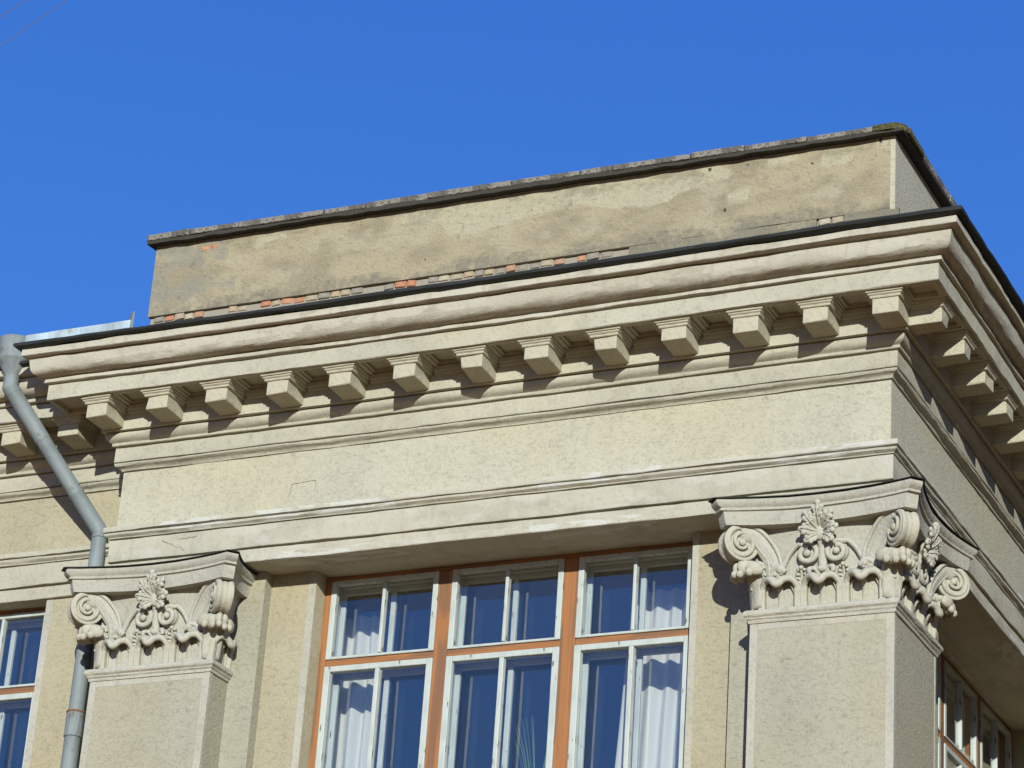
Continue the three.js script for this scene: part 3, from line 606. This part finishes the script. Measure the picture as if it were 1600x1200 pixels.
tones.forEach((t, i) => { const s = rr(.78, 1.2), gone = rnd() < (t === 4 ? .38 : .04); if (!gone) brickAt(bxp + .061 * s, 14.690 + rr(-.008, .006), -.044 + rr(-.012, .010), t, undefined, s); bxp += .122 * s + rr(.006, .018); });
add(parapet, 'render_patch', metricUV(jitter(new THREE.BoxGeometry(2.0, .13, .04, 40, 2, 1).translate(-1.78, 14.665, -.004), .008, 6, 71)), M.parapet);
brickAt(-.70, 14.69, -.03, 5); brickAt(-.565, 14.69, -.03, 3);
add(parapet, 'render_patch', metricUV(jitter(new THREE.BoxGeometry(.56, .13, .04, 14, 2, 1).translate(-.22, 14.665, -.004), .008, 6, 73)), M.parapet);
brickAt(-7.83, 15.478, -.024, 6); brickAt(-7.70, 15.486, -.024, 0);
M.copingShade = std([.035, .034, .026], { roughness: .95, bumpMap: bumpRough, bumpScale: .01 });
{ // black strip added to deepen the shade under the coping, front edge ragged
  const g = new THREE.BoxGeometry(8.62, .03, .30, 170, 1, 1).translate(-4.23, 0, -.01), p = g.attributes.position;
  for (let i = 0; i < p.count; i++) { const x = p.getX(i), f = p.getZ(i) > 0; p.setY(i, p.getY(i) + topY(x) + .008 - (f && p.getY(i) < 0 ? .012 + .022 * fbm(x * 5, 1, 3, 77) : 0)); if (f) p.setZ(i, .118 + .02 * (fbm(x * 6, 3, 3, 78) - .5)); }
  g.computeVertexNormals(); add(parapet, 'shade_strip', metricUV(g), M.copingShade, { label: 'ragged black strip added as shade under the coping' });
  add(parapet, 'shade_strip', metricUV(bx(-.3, .125, 15.53, 15.556, ZE, .10)), M.copingShade);
}
let cxp = -8.545; const lens = [.55, .62, 1.05, .5, .74, .98, .78, .36, .86, .58, .66, .85];
lens.forEach((l, i) => {
  const x1 = Math.min(cxp + l, -.16), y = topY((cxp + x1) / 2); if (x1 - cxp < .1) return;
  const g = jitter(new RoundedBoxGeometry(x1 - cxp - .006, .068 + rr(-.008, .008), .64, 4, .014), .010, 9, i * 13); g.computeVertexNormals();
  const m = add(parapet, 'coping_stone', metricUV(g), M.stone); m.position.set((cxp + x1) / 2, y + .043 + rr(-.005, .005), -.19 + rr(-.012, .012)); m.rotation.z = -.008 + rr(-.003, .003); cxp = x1;
});
{
  const s = new THREE.Shape([[-.17, -.13], [-.02, -.135], [.06, -.11], [.115, -.055], [.145, .03], [.142, .5], [-.17, .5]].map((p) => new THREE.Vector2(...p)));
  const g = new THREE.ExtrudeGeometry(s, { depth: .048, bevelEnabled: true, bevelSize: .012, bevelThickness: .012, bevelSegments: 2, curveSegments: 4 }).rotateX(-Math.PI / 2);
  jitter(g, .010, 12, 5); g.computeVertexNormals();
  add(parapet, 'coping_stone', metricUV(g), M.moss, { label: 'mossy broken corner coping stone' }).position.set(0, 15.558, 0);
}
let czp = -.5; for (let i = 0; i < 9; i++) { const l = rr(.75, 1.1); const g = jitter(new RoundedBoxGeometry(.65, .085, l - .008, 4, .014), .007, 9, 100 + i); g.computeVertexNormals(); const m = add(parapet, 'coping_stone', metricUV(g), M.stone); m.position.set(-.19, 15.595 + rr(-.004, .004), czp - l / 2); czp -= l; }

// gutter upstand on the left end of the cornice
add(house, 'gutter_upstand', metricUV(jitter(new THREE.BoxGeometry(1.32, .13, .02, 20, 2, 1).translate(-8.76, 14.185, .86), .004, 5, 7)), M.galv, { label: 'pale zinc upstand on the left end of the cornice' });
add(house, 'gutter_upstand', metricUV(jitter(new THREE.BoxGeometry(.16, .20, .02, 3, 3, 1).rotateY(-.75).translate(-8.14, 14.25, .80), .006, 8, 9)), M.pipe);

// ---------------------------------------------------------------- downpipe
const pipe = thing('downpipe', 'grey-green sheet metal downpipe with funnel head, elbowed beside the left pilaster', 'downpipe');
pipe.position.set(-8.915, 0, -.27);
{
  const at = (x, y, z) => new THREE.Vector3(x + 8.915, y, z + .27);
  const T = at(-9.80, 14.38, .50), E1 = at(-9.80, 13.84, .50), E2 = at(-8.915, 12.36, -.27);
  const lat = (pts) => metricUV(new THREE.LatheGeometry(pts.map(([r, y]) => new THREE.Vector2(r, y)), 32));
  const hop = add(pipe, 'funnel_head', lat([[.085, 13.93], [.088, 13.985], [.180, 14.14], [.186, 14.155], [.196, 14.37], [.204, 14.375], [.204, 14.39], [.19, 14.39], [.184, 14.36], [.174, 14.155], [.08, 14.0], [.078, 13.93]]), M.pipe); hop.position.set(T.x, 0, T.z);
  const seg = (n, a, b, r) => { const d = b.clone().sub(a), l = d.length(), g = metricUV(new THREE.CylinderGeometry(r, r, l, 28, 6)); const m = add(pipe, n, g, M.pipe); m.position.copy(a).addScaledVector(d, .5); m.quaternion.setFromUnitVectors(new THREE.Vector3(0, 1, 0), d.clone().normalize()); return m; };
  const ringAt = (a, dir, r, t = .012, mat = M.pipe, n = 'seam') => { const m = add(pipe, n, metricUV(new THREE.TorusGeometry(r, t, 8, 32).rotateX(Math.PI / 2)), mat); m.position.copy(a); m.quaternion.setFromUnitVectors(new THREE.Vector3(0, 1, 0), dir.clone().normalize()); return m; };
  const up = new THREE.Vector3(0, 1, 0), dir = E2.clone().sub(E1);
  seg('pipe_section', at(-9.80, 14.0, .5), E1, .084);
  add(pipe, 'elbow', metricUV(new THREE.SphereGeometry(.087, 24, 16)), M.pipe).position.copy(E1);
  const k1 = E1.clone().addScaledVector(dir, .36), k2 = E1.clone().addScaledVector(dir, .74);
  seg('pipe_section', E1, k1.clone().addScaledVector(dir, .01), .088); seg('pipe_section', k1, k2.clone().addScaledVector(dir, .01), .084); seg('pipe_section', k2, E2, .087);
  ringAt(E1.clone().addScaledVector(dir, .04), dir, .086, .007); ringAt(k1, dir, .085, .006); ringAt(k2, dir, .084, .006);
  add(pipe, 'elbow', metricUV(new THREE.SphereGeometry(.087, 24, 16)), M.pipe).position.copy(E2);
  ringAt(at(-8.915, 12.29, -.27), up, .084, .009);
  seg('pipe_section', E2, at(-8.915, 10.33, -.27), .083);
  const flute = new THREE.CylinderGeometry(.092, .092, .27, 36, 1); { const p = flute.attributes.position; for (let i = 0; i < p.count; i++) { const a = Math.atan2(p.getZ(i), p.getX(i)), k = Math.hypot(p.getX(i), p.getZ(i)) > .05 ? 1 + .035 * Math.cos(a * 12) : 1; p.setX(i, p.getX(i) * k); p.setZ(i, p.getZ(i) * k); } flute.computeVertexNormals(); }
  add(pipe, 'sleeve', metricUV(flute.translate(0, 10.20, 0)), M.pipe);
  ringAt(at(-8.915, 10.335, -.27), up, .09, .012, M.rust, 'clamp'); add(pipe, 'clamp', metricUV(bx(-.012, .012, 10.32, 10.35, -.16, -.08)), M.rust);
  ringAt(at(-8.915, 10.07, -.27), up, .09, .009);
  seg('pipe_section', at(-8.915, 10.33, -.27), at(-8.915, .12, -.27), .086);
}

// ---------------------------------------------------------------- curtains and plant behind the glass
function curtain(label, x0, x1, y0, y1, z, folds, sd, lean = 0) {
  const nx = 90, ny = 40, g = new THREE.PlaneGeometry(1, 1, nx, ny), p = g.attributes.position;
  for (let i = 0; i < p.count; i++) {
    const u = p.getX(i) + .5, v = p.getY(i) + .5, ph = u * folds * 2 * Math.PI + 1.2 * Math.sin(u * 7 + sd);
    p.setXYZ(i, lerp(x0 + lean * (1 - v), x1, u) - (x0 + x1) / 2, lerp(y0, y1, v), .075 * Math.sin(ph) * (.7 + .3 * Math.sin(u * 5 + sd)) + .03 * Math.sin(u * 3.1 + sd) + .012 * Math.sin(v * 9 + u * 6));
  }
  g.computeVertexNormals();
  const m = new THREE.Mesh(g, M.cloth); m.name = numbered('curtain'); m.castShadow = m.receiveShadow = true; m.position.set((x0 + x1) / 2, 0, z);
  m.userData = { label, category: 'curtain', group: 'curtains behind the three-bay window' }; scene.add(m); return m;
}
curtain('sheer white curtain behind the window bay next to the left pilaster', -6.40, -5.90, 7.95, 11.5, -1.28, 3, 1);
curtain('sheer white curtain behind the window bay next to the corner pilaster', -3.06, -2.25, 7.95, 11.5, -1.28, 4.5, 2.4, -.22);
const plant = thing('houseplant', 'long-leaved green houseplant behind the middle window panes', 'plant');
plant.position.set(-3.98, 8.5, -1.15);
add(plant, 'pot', metricUV(new THREE.LatheGeometry([[0, 0], [.10, 0], [.14, .24], [.155, .24], [.155, .28], [.135, .28], [.12, .22], [0, .22]].map((a) => new THREE.Vector2(...a)), 24)), M.clay);
for (let i = 0; i < 15; i++) {
  const a = rr(0, 6.28), l = rr(.15, .55), h = rr(1.0, 1.62), w = rr(.010, .018), pts = [];
  for (let k = 0; k <= 10; k++) { const t = k / 10; pts.push([Math.cos(a) * l * t * t * .6, .2 + h * t * (1 - .12 * t * l), Math.sin(a) * l * t * t * .5]); }
  add(plant, 'leaf', tubeE(pts, (t) => [w * Math.sin(Math.PI * (.12 + .86 * t)), .002], [Math.cos(a), .3, Math.sin(a)], { seg: 14, round: 6 }), M.leaf);
}
const stand = thing('plant_stand', 'low stand carrying the houseplant behind the middle window panes', 'stand');
stand.position.set(-3.98, 7.9, -1.15);
add(stand, 'table_top', metricUV(rbx(-.25, .25, .56, .598, -.2, .2)), M.wood); for (const [a, b] of [[-1, -1], [1, -1], [-1, 1], [1, 1]]) add(stand, 'leg', metricUV(rbx(a * .21 - .02, a * .21 + .02, .002, .56, b * .16 - .02, b * .16 + .02)), M.wood);

// ---------------------------------------------------------------- unseen trees added on the right to block skylight from the side face
M.bark = std([.07, .055, .04], { bumpMap: bumpRough, bumpScale: .03 });
M.foliage = new THREE.MeshPhysicalMaterial({ roughness: .8, transmission: .3, thickness: 0, side: THREE.DoubleSide }); M.foliage.color.setRGB(.055, .085, .025);
function tree(x, z, h, r, label) {
  const t = thing('added_tree', label, 'tree', 'added trees blocking skylight from the side face'); t.position.set(x, 0, z);
  const limbs = [tubeE([[0, 0, 0], [.1, h * .3, .05], [0, h * .6, .1], [.1, h * .9, 0]], (k) => [.28 * (1 - .85 * k), .28 * (1 - .85 * k)], [1, 0, 0], { seg: 16, round: 10 })], tips = [];
  for (let i = 0; i < 14; i++) { const a = i * 2.4 + rr(0, .5), y0 = h * rr(.25, .7), l = r * rr(.55, .95), e = [Math.cos(a) * l, y0 + l * rr(.25, .7), Math.sin(a) * l]; tips.push(e); limbs.push(tubeE([[0, y0, 0], [e[0] * .5, lerp(y0, e[1], .6), e[2] * .5], e], (k) => [.10 * (1 - .8 * k), .10 * (1 - .8 * k)], [0, 1, .1], { seg: 8, round: 6 })); }
  add(t, 'trunk', merge(limbs), M.bark);
  const pos = [], N = 9000, a = new THREE.Vector3(), b = new THREE.Vector3(), c = new THREE.Vector3();
  const centres = tips.concat(Array.from({ length: 22 }, () => { const th = rr(0, 6.28), v = rr(.22, 1), k = r * Math.sqrt(Math.sin(Math.PI * clamp(v * .9, .05, .95))) * rr(.2, .95); return [Math.cos(th) * k, h * v, Math.sin(th) * k]; }));
  for (let i = 0; i < N; i++) {
    const q = centres[Math.floor(rnd() * centres.length)], R = r * .36; a.set(rr(-1, 1), rr(-1, 1), rr(-1, 1)); if (a.length() > 1) a.normalize(); c.set(q[0] + a.x * R, q[1] + a.y * R * .8, q[2] + a.z * R);
    a.set(rr(-1, 1), rr(-1, 1), rr(-1, 1)).normalize(); b.set(rr(-1, 1), rr(-1, 1), rr(-1, 1)).cross(a).normalize(); const s1 = rr(.18, .32), s2 = s1 * .55;
    const v = [[a.x * s1, a.y * s1, a.z * s1], [b.x * s2, b.y * s2, b.z * s2], [-a.x * s1, -a.y * s1, -a.z * s1], [-b.x * s2, -b.y * s2, -b.z * s2]].map((w) => [c.x + w[0], c.y + w[1], c.z + w[2]]);
    pos.push(...v[0], ...v[1], ...v[2], ...v[0], ...v[2], ...v[3]);
  }
  const g = new THREE.BufferGeometry(); g.setAttribute('position', new THREE.Float32BufferAttribute(pos, 3)); g.computeVertexNormals(); add(t, 'crown', g, M.foliage);
}
tree(8.0, -3.0, 17, 4.4, 'added skylight-blocking tree nearest the corner pilaster, beside the side face');
tree(8.2, -10.5, 18, 4.8, 'added skylight-blocking tree, second from the corner pilaster along the side face');
tree(8.6, -18.5, 18, 4.8, 'added skylight-blocking tree, farthest from the corner pilaster along the side face');

// ---------------------------------------------------------------- wires across the sky
function wire(u0, v0, u1, v1, d0, d1, label) {
  camera.updateMatrixWorld(); const f = 4419.01;
  const pt = (u, v, d) => new THREE.Vector3((u - 800) / f * d, -(v - 600) / f * d, -d).applyMatrix4(camera.matrixWorld);
  const a = pt(u0, v0, d0), b = pt(u1, v1, d1), dv = b.clone().sub(a).normalize(), P = [];
  for (let k = -10; k <= 10; k++) P.push(a.clone().addScaledVector(dv, k * 2.2).toArray());
  const m = new THREE.Mesh(tubeE(P, () => [.006, .006], [0, 1, 0], { seg: 40, round: 6 }), M.wire); m.name = numbered('overhead_wire'); m.castShadow = true; m.userData = { label, category: 'wire', group: 'wires in the sky' }; scene.add(m);
}
wire(0, 27, 40, 0, 46, 45.8, 'thin overhead wire crossing the blue sky, the shorter one in view');
wire(0, 72, 105, 0, 46, 45.6, 'thin overhead wire crossing the blue sky, the longer one in view');

renderer.render(scene, camera);
